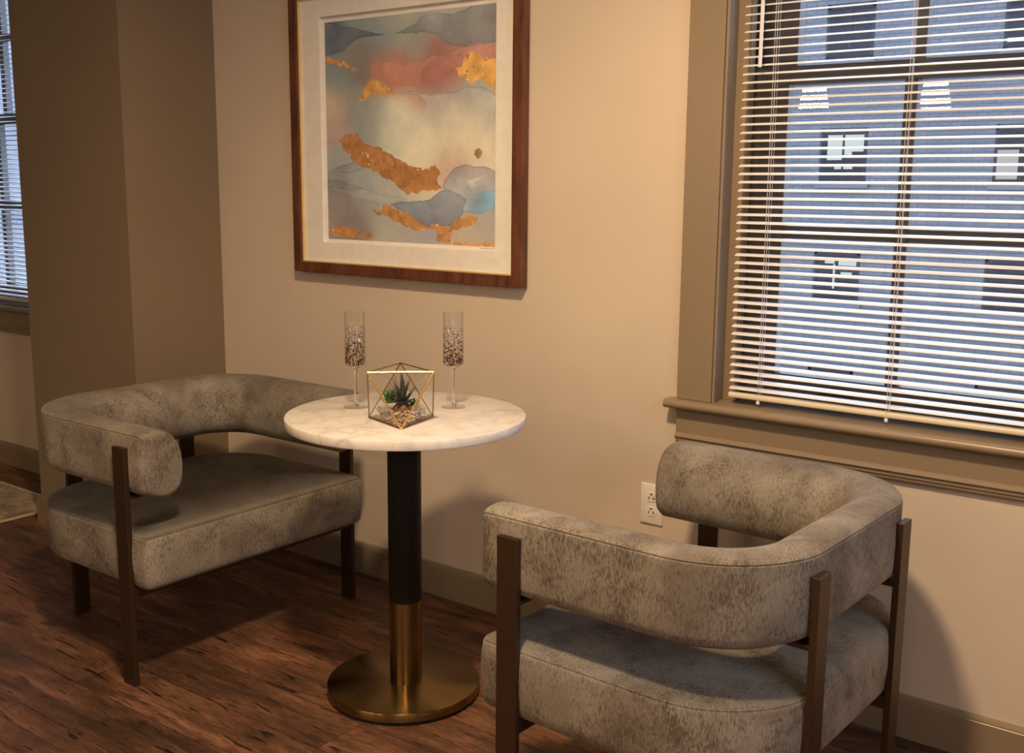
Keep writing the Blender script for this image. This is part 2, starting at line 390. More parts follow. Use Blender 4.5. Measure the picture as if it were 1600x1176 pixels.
# ------------------------------------------------------------------ windows
def make_window(cx, name, label):
    root = empty(name, (cx, 0, 0)); struct(root, label, 'window')
    C = .100
    # casing: two legs + head, with an inner bead
    b = boxes((-WH - C, -WH, -.020, 0, ZS, ZT + C), (WH, WH + C, -.020, 0, ZS, ZT + C), (-WH, WH, -.020, 0, ZT, ZT + C), bev=.0025)
    mobj('casing', b, M_trim, root)
    b = bmesh.new()
    for s in (-1, 1):
        x = s * (WH - .001); box(b, min(x, x - s * .007), max(x, x - s * .007), -.016, -.004, ZS, ZT, .002)
    box(b, -WH, WH, -.016, -.004, ZT - .007, ZT, .002)
    mobj('casing_bead', b, M_trim, root)
    # jambs lining the opening
    b = boxes((-WH - .02, -WH, 0, YO, ZS - .03, ZT + .02), (WH, WH + .02, 0, YO, ZS - .03, ZT + .02), (-WH, WH, 0, YO, ZT, ZT + .02))
    mobj('jamb', b, M_trim, root)
    # stool with round nose and apron
    n = 10; zt, th, yn = ZS, .023, -.050
    pr = [(YO, zt), (YO, zt - th)] + [(yn + th / 2 - math.sin(PI * i / n) * th / 2, zt - th / 2 - math.cos(PI * i / n) * th / 2) for i in range(n + 1)]
    b = bmesh.new(); extr(b, [(d, z) for d, z in pr if d <= 0.0] + [(0, zt), (0, zt - th)], -WH - C - .024, WH + C + .024)
    bmesh.ops.recalc_face_normals(b, faces=b.faces[:])
    box(b, -WH, WH, 0, YO, zt - th, zt)
    mobj('window_sill', b, M_trim, root, True, 35)
    za = .6376
    pr = [(0, zt - th), (-.026, zt - th), (-.024, zt - th - .004), (-.018, zt - th - .008), (-.018, za + .036), (-.024, za + .032), (-.026, za + .026), (-.020, za + .020), (-.020, za + .014), (-.016, za + .012), (-.016, za + .006), (-.010, za), (0, za)]
    b = bmesh.new(); extr(b, pr, -WH - C + .001, WH + C - .001)
    mobj('apron', b, M_trim, root)
    # side stops
    b = boxes((-WH, -WH + .040, .050, .075, ZS, ZT), (WH - .040, WH, .050, .075, ZS, ZT), (-WH, WH, .050, .075, ZT - .03, ZT), bev=.002)
    b2 = b; box(b2, -WH, -WH + .012, .110, .118, ZS, ZT); box(b2, WH - .012, WH, .110, .118, ZS, ZT)
    mobj('stop', b2, M_trim, root)
    def sash(nm, y0, y1, zb, zg0, zg1, ztp):
        gx = .312
        bb = boxes((-WH + .003, -gx, y0, y1, zb, ztp), (gx, WH - .003, y0, y1, zb, ztp), (-gx, gx, y0, y1, zb, zg0), (-gx, gx, y0, y1, zg1, ztp), bev=.002)
        s = mobj(nm, bb, M_sash, root)
        zm = (zg0 + zg1) / 2; yc = (y0 + y1) / 2
        bb = boxes((-.0155 - .0, .0155, y0 + .002, y1 - .002, zg0, zg1), (-gx, -.0155, y0 + .002, y1 - .002, zm - .016, zm + .016), (.0155, gx, y0 + .002, y1 - .002, zm - .016, zm + .016), bev=.002)
        for v in bb.verts: v.co.x -= .012 if abs(v.co.x) < .03 else 0
        mobj('muntin', bb, M_sash, s)
        mobj('pane', boxes((-gx - .004, gx + .004, yc - .002, yc + .002, zg0 - .004, zg1 + .004)), M_pane, s)
        return s
    lo = sash('lower_sash', .076, .110, ZS + .002, .848, 1.575, 1.620)
    up = sash('upper_sash', .119, .153, 1.578, 1.622, 2.300, ZT - .002)
    # sash lift
    b = bmesh.new(); box(b, -.185, -.105, .060, .064, .812, .820, .0015); box(b, -.183, -.175, .060, .076, .812, .820); box(b, -.115, -.107, .060, .076, .812, .820); box(b, -.190, -.100, .073, .076, .806, .826, .001)
    mobj('sash_lift', b, M_bronze, lo)
    return root
win1 = make_window(W1, 'window_1', 'wide taupe trimmed double hung window at right above the armchair')
win2 = make_window(W2, 'window_2', 'far left double hung window mostly hidden by the pilaster')
# ------------------------------------------------------------------ blinds
def make_blind():
    bw = .407; y0 = .020
    root = empty('venetian_blind', (W1, 0, 0))
    hr = mobj('headrail', boxes((-bw, bw, y0 - .014, y0 + .014, ZT - .028, ZT - .001), bev=.002), M_blind, root)
    # one slat: curved, tilted 14 degrees with the room edge down
    bm = bmesh.new(); n = 6; tilt = math.radians(13); W = .0125
    top = []; bot = []
    for x in (-bw, bw):
        tr = []; br_ = []
        for i in range(n + 1):
            d = -W + 2 * W * i / n; h = .0021 * (1 - (d / W) ** 2)
            yy = d * math.cos(tilt) - h * math.sin(tilt); zz = d * math.sin(tilt) + h * math.cos(tilt)
            tr.append(bm.verts.new((x, yy, zz + .0004))); br_.append(bm.verts.new((x, yy, zz - .0004)))
        top.append(tr); bot.append(br_)
    for i in range(n):
        bm.faces.new((top[0][i], top[1][i], top[1][i + 1], top[0][i + 1])); bm.faces.new((bot[0][i + 1], bot[1][i + 1], bot[1][i], bot[0][i]))
        for k in (0, 1): bm.faces.new((top[k][i], top[k][i + 1], bot[k][i + 1], bot[k][i]))
    for i in (0, n): bm.faces.new((top[0][i], bot[0][i], bot[1][i], top[1][i]))
    bmesh.ops.recalc_face_normals(bm, faces=bm.faces[:])
    z0, zp = 1.4776, .0203
    s0 = mobj('slat', bm, M_blind, root, True, 40); s0.location = (0, y0, z0 - 33 * zp)
    for k in range(-32, 42):
        s = s0.copy(); COL.objects.link(s); s.parent = root; s.location = (0, y0, z0 + k * zp)
    # bottom rail
    pr = []
    for i in range(16):
        a = 2 * PI * i / 16; pr.append((y0 + .0135 * math.copysign(abs(math.cos(a)) ** .6, math.cos(a)), .7885 + .0078 * math.copysign(abs(math.sin(a)) ** .6, math.sin(a))))
    bm = bmesh.new(); extr(bm, pr, -bw, bw); rail = mobj('bottom_rail', bm, M_rail, root, True, 40)
    for cx in (-.325, .005, .335):
        bm = bmesh.new()
        for dy in (-.0135, .0135): tube(bm, (cx, y0 + dy, .79), (cx, y0 + dy, ZT - .03), .0006, 5)
        mobj('ladder_cord', bm, M_cord, root)
        bm = bmesh.new(); tube(bm, (cx + .006, y0 - .0138, .80), (cx + .006, y0 - .0138, ZT - .03), .0006, 5); mobj('lift_cord', bm, M_cord, root)
        bm = bmesh.new(); lathe(bm, [(0, .7715), (.004, .772), (.0055, .776), (.0035, .780), (.0035, .7815), (0, .7815)], 12, cx, y0 - .010)
        mobj('button_plug', bm, M_white, rail, True, 40)
    bm = bmesh.new(); tube(bm, (-.354, -.008, 1.612), (-.354, -.004, ZT - .03), .0048, 6); box(bm, -.358, -.350, -.010, .010, ZT - .034, ZT - .024)
    mobj('tilt_wand', bm, M_blind, root)
    return root
bl1 = make_blind(); tag(bl1, 'white horizontal slat blind hanging open in the large right window', 'window blind', 'venetian blinds in the windows')
bl2 = copy_tree(bl1); bl2.location = (W2, 0, 0); bl2['label'] = 'white slat blind in the far left window beside the pilaster'

# ------------------------------------------------------------------ armchairs
def outline(inset, x_front, r_front, hw=.394, xb=-.217, R=.22, nc=12, nf=6, straight=6):
    """closed seat outline, counter-clockwise seen from above; inset shrinks it"""
    pts = []; hw = hw - inset; xb = xb + inset; xf = x_front - inset; R = max(R - inset, .01); rf = max(r_front - inset * .6, .006)
    def arc(cx, cy, r, a0, a1, n): 
        for i in range(n + 1):
            a = a0 + (a1 - a0) * i / n; pts.append((cx + r * math.cos(a), cy + r * math.sin(a)))
    def line(p, q, n):
        for i in range(1, n): pts.append((p[0] + (q[0] - p[0]) * i / n, p[1] + (q[1] - p[1]) * i / n))
    arc(xf - rf, hw - rf, rf, 0, PI / 2, nf); line((xf - rf, hw), (xb + R, hw), straight)
    arc(xb + R, hw - R, R, PI / 2, PI, nc); line((xb, hw - R), (xb, -hw + R), straight)
    arc(xb + R, -hw + R, R, PI, 1.5 * PI, nc); line((xb + R, -hw), (xf - rf, -hw), straight)
    arc(xf - rf, -hw + rf, rf, -PI / 2, 0, nf); line((xf, -hw + rf), (xf, hw - rf), straight + 2)
    return pts
def make_chair():
    root = empty('armchair', (0, 0, 0))
    # seat
    bm = bmesh.new(); rings = []
    pr = [(.020, .272), (.008, .275), (.002, .284), (.000, .300), (-.004, .340), (-.003, .385), (.000, .408), (.0006, .4125), (.0030, .4140), (.0024, .4160), (.006, .4195), (.014, .4225), (.034, .4260)]
    zc = .345
    for ins, z in pr:
        rings.append([bm.verts.new((x, y, z)) for x, y in outline(ins, .412, .022)])
    o0 = outline(.034, .412, .022); cx = .10
    for s, z in ((.85, .4315), (.65, .4375), (.40, .4415), (.15, .443)):
        rings.append([bm.verts.new((cx + (x - cx) * s, y * s, z)) for x, y in o0])
    n = len(rings[0])
    for a, c in zip(rings, rings[1:]):
        for i in range(n):
            j = (i + 1) % n; bm.faces.new((a[i], a[j], c[j], c[i]))
    bm.faces.new(rings[0][::-1]); bm.faces.new(rings[-1])
    bmesh.ops.recalc_face_normals(bm, faces=bm.faces[:])
    mobj('seat', bm, M_fabric_seat, root, True, 60)
    # wrap-around back and arms, one continuous cushion
    XF = .412; HW = .394; XB = -.217; R = .22
    path = []
    ns = 16
    path += [((XF - .022) + (XB + R - XF + .022) * i / ns, HW, 0, -1) for i in range(ns)]
    for i in range(21):
        a = PI / 2 + (PI / 2) * i / 20; path.append((XB + R + R * math.cos(a), HW - R + R * math.sin(a), -math.cos(a), -math.sin(a)))
    yb = HW - R
    path += [(XB, yb - 2 * yb * i / 10, 1, 0) for i in range(1, 10)]
    for i in range(21):
        a = PI + (PI / 2) * i / 20; path.append((XB + R + R * math.cos(a), -HW + R + R * math.sin(a), -math.cos(a), -math.sin(a)))
    path += [((XB + R) + (XF - .022 - XB - R) * i / ns, -HW, 0, 1) for i in range(1, ns + 1)]
    sec = [(.012, .529), (.003, .536), (0, .550), (-.0015, .600), (0, .650), (0, .6785), (.0004, .6810), (.0024, .6828), (.0012, .6850), (.006, .6905), (.016, .6945), (.034, .6968), (.058, .6955), (.082, .6885), (.102, .6745), (.118, .6530), (.1275, .625), (.131, .590), (.129, .557), (.121, .533), (.104, .517), (.080, .509), (.052, .511), (.028, .520)]
    oc, zc = .065, .604
    rings = []; bm = bmesh.new()
    def ring(px, py, nx, ny, s=1.0, dx=0.0):
        return [bm.verts.new((px + nx * (oc + (o - oc) * s) + dx, py + ny * (oc + (o - oc) * s), zc + (z - zc) * (s if s == 1 else 1 - (1 - s) * .75))) for o, z in sec]
    K = 6
    caps0 = []
    for k in range(K, 0, -1):
        t = k / K * PI / 2; caps0.append((1 - .24 * (1 - math.cos(t)), .022 * math.sin(t)))
    p = path[0]
    for s, dx in caps0: rings.append(ring(*p, s, dx))
    for q in path: rings.append(ring(*q))
    p = path[-1]
    for s, dx in caps0[::-1]: rings.append(ring(*p, s, dx))
    m = len(sec)
    for a, c in zip(rings, rings[1:]):
        for i in range(m):
            j = (i + 1) % m; bm.faces.new((a[i], a[j], c[j], c[i]))
    for rg in (rings[0], rings[-1]):
        c = bm.verts.new(sum((v.co for v in rg), Vector()) / m + Vector((.0015, 0, 0)))
        for i in range(m): bm.faces.new((rg[i], rg[(i + 1) % m], c))
    bmesh.ops.recalc_face_normals(bm, faces=bm.faces[:])
    mobj('backrest', bm, M_fabric, root, True, 50)
    # legs
    w, wb, xf, xb, L, t, h = .4084, .2055, .3289, .2316, .0504, .0143, .6507
    for sy in (-1, 1):
        ya, yb_ = sorted((sy * w, sy * (w - t)))
        mobj('leg', boxes((xf - L / 2, xf + L / 2, ya, yb_, 0, h), bev=.0014), M_bronze, root)
        mobj('leg', boxes((-xb, -xb + t, sy * wb - L / 2, sy * wb + L / 2, 0, h), bev=.0014), M_bronze, root)
        ya, yb_ = sorted((sy * (w - t), sy * (w - t - .075)))
        mobj('bracket', boxes((xf - L / 2 + .004, xf + L / 2 - .004, ya, yb_, .512, .521), bev=.001), M_bronze, root)
        mobj('bracket', boxes((-xb + t, -xb + t + .075, sy * wb - L / 2 + .004, sy * wb + L / 2 - .004, .512, .521), bev=.001), M_bronze, root)
    # under-seat frame: flat bars between opposite legs
    b = boxes((xf - L / 2 + .003, xf + L / 2 - .003, -(w - t), w - t, .242, .272), (-xb + t, xf - L / 2 + .003, wb - L / 2 + .003, wb + L / 2 - .003, .242, .272), (-xb + t, xf - L / 2 + .003, -wb - L / 2 + .003, -wb + L / 2 - .003, .242, .272), bev=.0012)
    mobj('seat_frame', b, M_bronze, root)
    return root
ch1 = make_chair(); ch1.location = (-1.4192, -.5987, 0); ch1.rotation_euler.z = math.radians(.064)
tag(ch1, 'grey brown velvet armchair at left, facing right, in front of the taupe pilaster', 'armchair', 'barrel armchairs at the bistro table')
ch2 = copy_tree(ch1); ch2.location = (.4747, -.5599, 0); ch2.rotation_euler.z = math.radians(180 - 1.7885)
ch2['label'] = 'grey velvet armchair at right under the window, seen from its back'

# ------------------------------------------------------------------ bistro table
TX, TY = -.4903, -.5746; RX, RY = .797, .604
tb = empty('bistro_table', (TX, TY, 0), 0, 'round marble topped bistro table with black and brass pedestal', 'table')
k = .006
bm = bmesh.new(); R_ = .3043
lathe(bm, [(0, .7255), (R_ - .004, .7255), (R_ - .0012, .7265), (R_, .729), (R_, .746), (R_ - .0012, .7488), (R_ - .0035, .75), (0, .75)], 160, k * RX, k * RY)
mobj('tabletop', bm, M_marble, tb, True, 30)
bm = bmesh.new(); lathe(bm, [(0, .712), (.10, .712), (.102, .714), (.102, .7253), (0, .7253)], 64); mobj('mounting_plate', bm, M_black, tb, True, 30)
rc = .0425
bm = bmesh.new(); lathe(bm, [(0, .256), (rc, .256), (rc + .0006, .258), (rc + .0006, .712), (0, .712)], 64); mobj('column', bm, M_black, tb, True, 30)
bm = bmesh.new(); lathe(bm, [(0, .0335), (rc - .0008, .0335), (rc - .0008, .256), (0, .256)], 64); mobj('column_sleeve', bm, M_brass, tb, True, 30)['label'] = 'brushed brass lower sleeve of the column'
bm = bmesh.new(); rb = .2007
lathe(bm, [(0, .0085), (rb - .003, .0085), (rb, .011), (rb, .0295), (rb - .0015, .0322), (rb - .004, .0335), (0, .0335)], 128)
bs = mobj('base', bm, M_brass, tb, True, 30); bs.location = (-k * RX, -k * RY, 0)
bm = bmesh.new(); lathe(bm, [(0, 0), (rb - .006, 0), (rb - .005, .0085), (0, .0085)], 96)
mobj('foot_ring', bm, M_rubber, bs, True, 30)

# ------------------------------------------------------------------ champagne flutes
def make_flute():
    root = empty('champagne_flute', (0, 0, 0))
    bm = bmesh.new(); lathe(bm, [(0, .0), (.0315, .0), (.032, .0008), (.0315, .0016), (.020, .0022), (.0085, .0035)], 48)
    mobj('foot', bm, M_terr_glass, root, True, 60)
    bm = bmesh.new(); lathe(bm, [(0, .0025), (.0085, .0030), (.0055, .009), (.0042, .016), (.0036, .03), (.0034, .06), (.0036, .085), (.005, .098), (.008, .1035), (.013, .107), (.0, .107)], 48)
    mobj('stem', bm, M_stem, root, True, 60)
    ro, ri = .0262, .0248
    bm = bmesh.new()
    lathe(bm, [(0, .107), (.013, .1075), (.021, .1095), (.0250, .114), (ro, .120), (ro, .2495), (ro - .0007, .2503)], 64)
    mobj('bowl', bm, M_fleck, root, True, 60)
    bm = bmesh.new(); lathe(bm, [(ro - .0007, .2503), (ri, .2495), (ri, .122), (.0235, .1165), (.019, .1135), (0, .1125)], 64)
    mobj('bowl_lining', bm, M_flute, root, True, 60)
    return root
fl = make_flute(); fl.location = (-.640, -.595, .7502); tag(fl, 'gold flecked champagne flute on the left side of the marble table', 'champagne glass', 'champagne flutes on the marble table')
fl2 = copy_tree(fl); fl2.location = (-.445, -.434, .7502); fl2.rotation_euler.z = 1.9; fl2['label'] = 'gold flecked champagne flute to the right, behind the glass terrarium'

# ------------------------------------------------------------------ terrarium
TC = Vector((-.433, -.646, .7502)); rr = .0915; hh = .1295; z_lo = .0016
Bv = [Vector((rr * math.cos(math.radians(a)), rr * math.sin(math.radians(a)), z_lo)) for a in (-47, 193, 73)]   # front, left, right
Tv = [Vector((rr * math.cos(math.radians(a)), rr * math.sin(math.radians(a)), hh)) for a in (-107, 13, 133)]    # left, right, back
te = empty('glass_terrarium', TC, 0, 'faceted glass terrarium with gold edges in the middle of the marble table', 'terrarium')
BF, BL, BR = Bv; TL, TR, TB = Tv
edges = [(BF, BL), (BL, BR), (BR, BF), (TL, TR), (TR, TB), (TB, TL), (TL, BF), (TL, BL), (TR, BF), (TR, BR), (TB, BL), (TB, BR)]
bm = bmesh.new()
FR = ((TL, TR), (TL, BF), (TR, BF))
for a, c in FR:
    tube(bm, a, c, .0028, 8)
bm2 = bmesh.new()
for a, c in edges:
    if (a, c) not in FR: tube(bm2, a, c, .0014, 8)
for v in Bv + Tv:
    r = bmesh.ops.create_icosphere(bm if v in (TL, TR, BF) else bm2, subdivisions=2, radius=.0030 if v in (TL, TR, BF) else .0018, matrix=Matrix.Translation(v))
mobj('edge_came', bm2, M_came, te, True, 40)['label'] = 'thin brass edges with dark reflections put into the colour'
mobj('gold_frame', bm, M_gold, te, True, 40)
for tri in ((TL, BF, BL), (TR, BR, BF), (TB, TL, BL), (TB, BR, TR), (TB, BL, BR)):
    bm = bmesh.new(); c = sum(tri, Vector()) / 3; nrm = (tri[1] - tri[0]).cross(tri[2] - tri[0]).normalized() * .0005
    q = [c + (v - c) * .985 for v in tri]
    A = [bm.verts.new(v + nrm) for v in q]; B_ = [bm.verts.new(v - nrm) for v in q]
    bm.faces.new(A); bm.faces.new(B_[::-1])
    for i in range(3): bm.faces.new((A[i], B_[i], B_[(i + 1) % 3], A[(i + 1) % 3]))
    bmesh.ops.recalc_face_normals(bm, faces=bm.faces[:])
    mobj('glass_panel', bm, M_terr_glass, te)
bm = bmesh.new(); A = [bm.verts.new(v * .97 + Vector((0, 0, -.0015))) for v in Bv]; B_ = [bm.verts.new(v * .97 + Vector((0, 0, .0012))) for v in Bv]
bm.faces.new(A); bm.faces.new(B_)
for i in range(3): bm.faces.new((A[i], A[(i + 1) % 3], B_[(i + 1) % 3], B_[i]))
bmesh.ops.recalc_face_normals(bm, faces=bm.faces[:]); mobj('base_plate', bm, M_gold, te)
# gravel bed
def in_tri(p, s):
    q = [v.xy * s for v in Bv]; sg = []
    for i in range(3):
        a, c = q[i], q[(i + 1) % 3]; sg.append((c.x - a.x) * (p[1] - a.y) - (c.y - a.y) * (p[0] - a.x))
    return all(x < 0 for x in sg) or all(x > 0 for x in sg)
tgv = NT('pale_gravel'); gi = tgv.noise(tgv.coords(), 130, 1)
tgv.set(Base_Color=tgv.ramp(gi, [(0.3, (0.14, 0.085, 0.05)), (0.48, (0.42, 0.30, 0.20)), (0.7, (0.72, 0.62, 0.50))]), Roughness=.6)
bm = bmesh.new(); rnd = random.Random(3)
cnt = 0
while cnt < 420:
    p = (rnd.uniform(-.09, .09), rnd.uniform(-.09, .09))
    if not in_tri(p, .80): continue
    z = .0045 + rnd.random() * .026
    r = rnd.uniform(.0032, .0058)
    mtx = Matrix.Translation((p[0], p[1], z)) @ Matrix.Rotation(rnd.random() * 6, 4, 'Z') @ Matrix.Rotation(rnd.random() * 3, 4, 'X') @ Matrix.Diagonal((1, rnd.uniform(.6, .9), rnd.uniform(.5, .8), 1))
    bmesh.ops.create_icosphere(bm, subdivisions=1, radius=r, matrix=mtx); cnt += 1
g = mobj('gravel', bm, tgv.m, None, True); g.location = TC
tag(g, 'bed of small pale and brown pebbles on the terrarium floor', 'gravel', kind='stuff')
# succulents
def leaf(bm, base, dirv, length, width, thick, curl=.2, taper=1.0, n=6):
    d = Vector(dirv).normalized(); side = d.cross(Vector((0, 0, 1)));
    side = side.normalized() if side.length > 1e-3 else Vector((1, 0, 0)); upv = side.cross(d)
    rings = []
    for i in range(n):
        t = i / (n - 1); wv = width * (math.sin(PI * min(t * .62 + .22, 1)) ** 1) * (1 - t ** 3 * taper) + .0002
        c = Vector(base) + d * length * t + upv * (-curl * length * t * t) * -1
        ring = []
        for j in range(6):
            a = 2 * PI * j / 6; ring.append(bm.verts.new(c + side * math.cos(a) * wv / 2 + upv * math.sin(a) * thick / 2 * (1 - t * .6)))
        rings.append(ring)
    for a, c in zip(rings, rings[1:]):
        for j in range(6): bm.faces.new((a[j], a[(j + 1) % 6], c[(j + 1) % 6], c[j]))
    bm.faces.new(rings[0]); bm.faces.new(rings[-1])
def mat_leaf(name, c0, c1):
    t = NT(name); f = t.noise(t.coords(), 140, 3); t.set(Base_Color=t.ramp(f, [(0.3, c0), (0.7, c1)]), Roughness=.5); return t.m
def rosette(name, loc, rings_, mat, label, seed=1):
    rn = random.Random(seed); bm = bmesh.new()
    for (cnt_, elev, ln, wd, th, cu_) in rings_:
        o = rn.random() * 6
        for i in range(cnt_):
            a = o + 2 * PI * i / cnt_ + rn.uniform(-.15, .15); e = math.radians(elev + rn.uniform(-8, 8))
            leaf(bm, (0, 0, 0), (math.cos(a) * math.cos(e), math.sin(a) * math.cos(e), math.sin(e)), ln * rn.uniform(.85, 1.15), wd, th, cu_)
    bmesh.ops.recalc_face_normals(bm, faces=bm.faces[:])
    o = mobj(name, bm, mat, None, True); o.location = TC + Vector(loc); o.scale = (1.12, 1.12, 1.12)
    tag(o, label, 'succulent', 'artificial succulents in the terrarium'); return o
vr = Vector((RX, RY, 0)); vb = Vector((-.604, .797, 0))       # image right, away from camera
def P3(r, d, z): v = vr * r + vb * d; return (v.x, v.y, z)
sp = rosette('succulent', P3(.004, -.004, .046), [(10, 10, .040, .011, .003, .1), (9, 38, .046, .0105, .003, .1), (8, 62, .056, .010, .0028, .04), (4, 80, .066, .008, .0026, .0)], mat_leaf('dark_agave_leaf', (.030, .036, .030), (.085, .085, .075)), 'dark grey green spiky succulent in the middle of the terrarium', 4)
bm = bmesh.new(); bmesh.ops.create_icosphere(bm, subdivisions=3, radius=.022, matrix=Matrix.Diagonal((1, 1, .85, 1)))
for v in bm.verts: v.co += v.co.normalized() * (math.sin(v.co.x * 700) * math.cos(v.co.y * 650 + v.co.z * 500)) * .0009
tso = NT('brown_root_ball'); tso.set(Base_Color=tso.ramp(tso.noise(tso.coords(), 120, 4), [(.35, (.06, .03, .015)), (.65, (.27, .15, .08))]), Roughness=.9)
rbm = mobj('root_ball', bm, tso.m, sp, True); rbm.location = (0, 0, -.016)
rosette('succulent', P3(-.027, .010, .046), [(8, 0, .024, .015, .005, .3), (8, 35, .027, .014, .005, .3), (7, 60, .030, .013, .005, .2), (3, 85, .026, .011, .005, 0)], mat_leaf('bright_green_leaf', (.030, .11, .018), (.10, .26, .05)), 'bright green leafy succulent on the left side of the terrarium', 8)
rosette('succulent', P3(.031, .010, .036), [(8, 10, .018, .009, .004, .1), (6, 45, .018, .008, .004, .1), (3, 80, .016, .007, .004, 0)], mat_leaf('deep_green_leaf', (.016, .060, .014), (.05, .14, .035)), 'small deep green succulent tucked right of the spiky one', 12)
rosette('succulent', P3(-.036, -.012, .026), [(9, 8, .017, .009, .003, .2), (7, 40, .018, .008, .003, .2), (4, 70, .015, .007, .003, .1)], mat_leaf('pale_sage_leaf', (.26, .28, .20), (.46, .46, .36)), 'pale sage rosette succulent at the lower left of the terrarium', 21)
rosette('succulent', P3(.042, .002, .024), [(9, 10, .019, .008, .003, .1), (8, 45, .022, .007, .003, .1), (4, 75, .020, .006, .003, 0)], mat_leaf('pale_grey_leaf', (.30, .29, .22), (.52, .49, .40)), 'pale grey pointed succulent at the right end of the terrarium', 25)

# ------------------------------------------------------------------ framed picture
def vnoise(x, y, seed):
    xi = np.floor(x).astype(int); yi = np.floor(y).astype(int); fx = x - xi; fy = y - yi
    fx = fx * fx * (3 - 2 * fx); fy = fy * fy * (3 - 2 * fy)
    def h(a, b_):
        n = (a * 374761393 + b_ * 668265263 + seed * 1442695) & 0x7fffffff
        n = ((n ^ (n >> 13)) * 1274126177) & 0x7fffffff; return ((n ^ (n >> 16)) & 0xffff) / 65535.0
    return (h(xi, yi) * (1 - fx) + h(xi + 1, yi) * fx) * (1 - fy) + (h(xi, yi + 1) * (1 - fx) + h(xi + 1, yi + 1) * fx) * fy
def fbm(x, y, seed, oct_=4):
    s = 0; a = .5; t = 0
    for i in range(oct_): s = s + a * vnoise(x * 2 ** i, y * 2 ** i, seed + i * 17); t += a; a *= .5
    return s / t
def inpoly(px, py, poly):
    ins = np.zeros(px.shape, bool); n = len(poly)
    for i in range(n):
        x0, y0 = poly[i]; x1, y1 = poly[(i + 1) % n]
        if y0 == y1: continue
        c = ((y0 > py) != (y1 > py)) & (px < (x1 - x0) * (py - y0) / (y1 - y0) + x0); ins ^= c
    return ins
def segdist(px, py, poly, closed=True):
    d = np.full(px.shape, 9.0); n = len(poly)
    for i in range(n if closed else n - 1):
        x0, y0 = poly[i]; x1, y1 = poly[(i + 1) % n]; dx, dy = x1 - x0, y1 - y0; l = dx * dx + dy * dy + 1e-12
        t = np.clip(((px - x0) * dx + (py - y0) * dy) / l, 0, 1); d = np.minimum(d, np.hypot(px - x0 - t * dx, py - y0 - t * dy))
    return d
def uv(x, y):       # zoomed top/bottom study coordinates of the print to u, v
    px = 490 + x / 5.517; py = y / 5.517
    u = (px - 502) / 265.; top = 36 - 34 * u; bot = 375 + 9 * u
    u = (px - (502 + 3 * (py / 375))) / (266. - 5 * (py / 380)); return (u, (py - top) / (bot - top))
def A_(*p): return [uv(x, y) for x, y in p]
def B__(*p): return [uv(x, y + 190 * 5.517) for x, y in p]
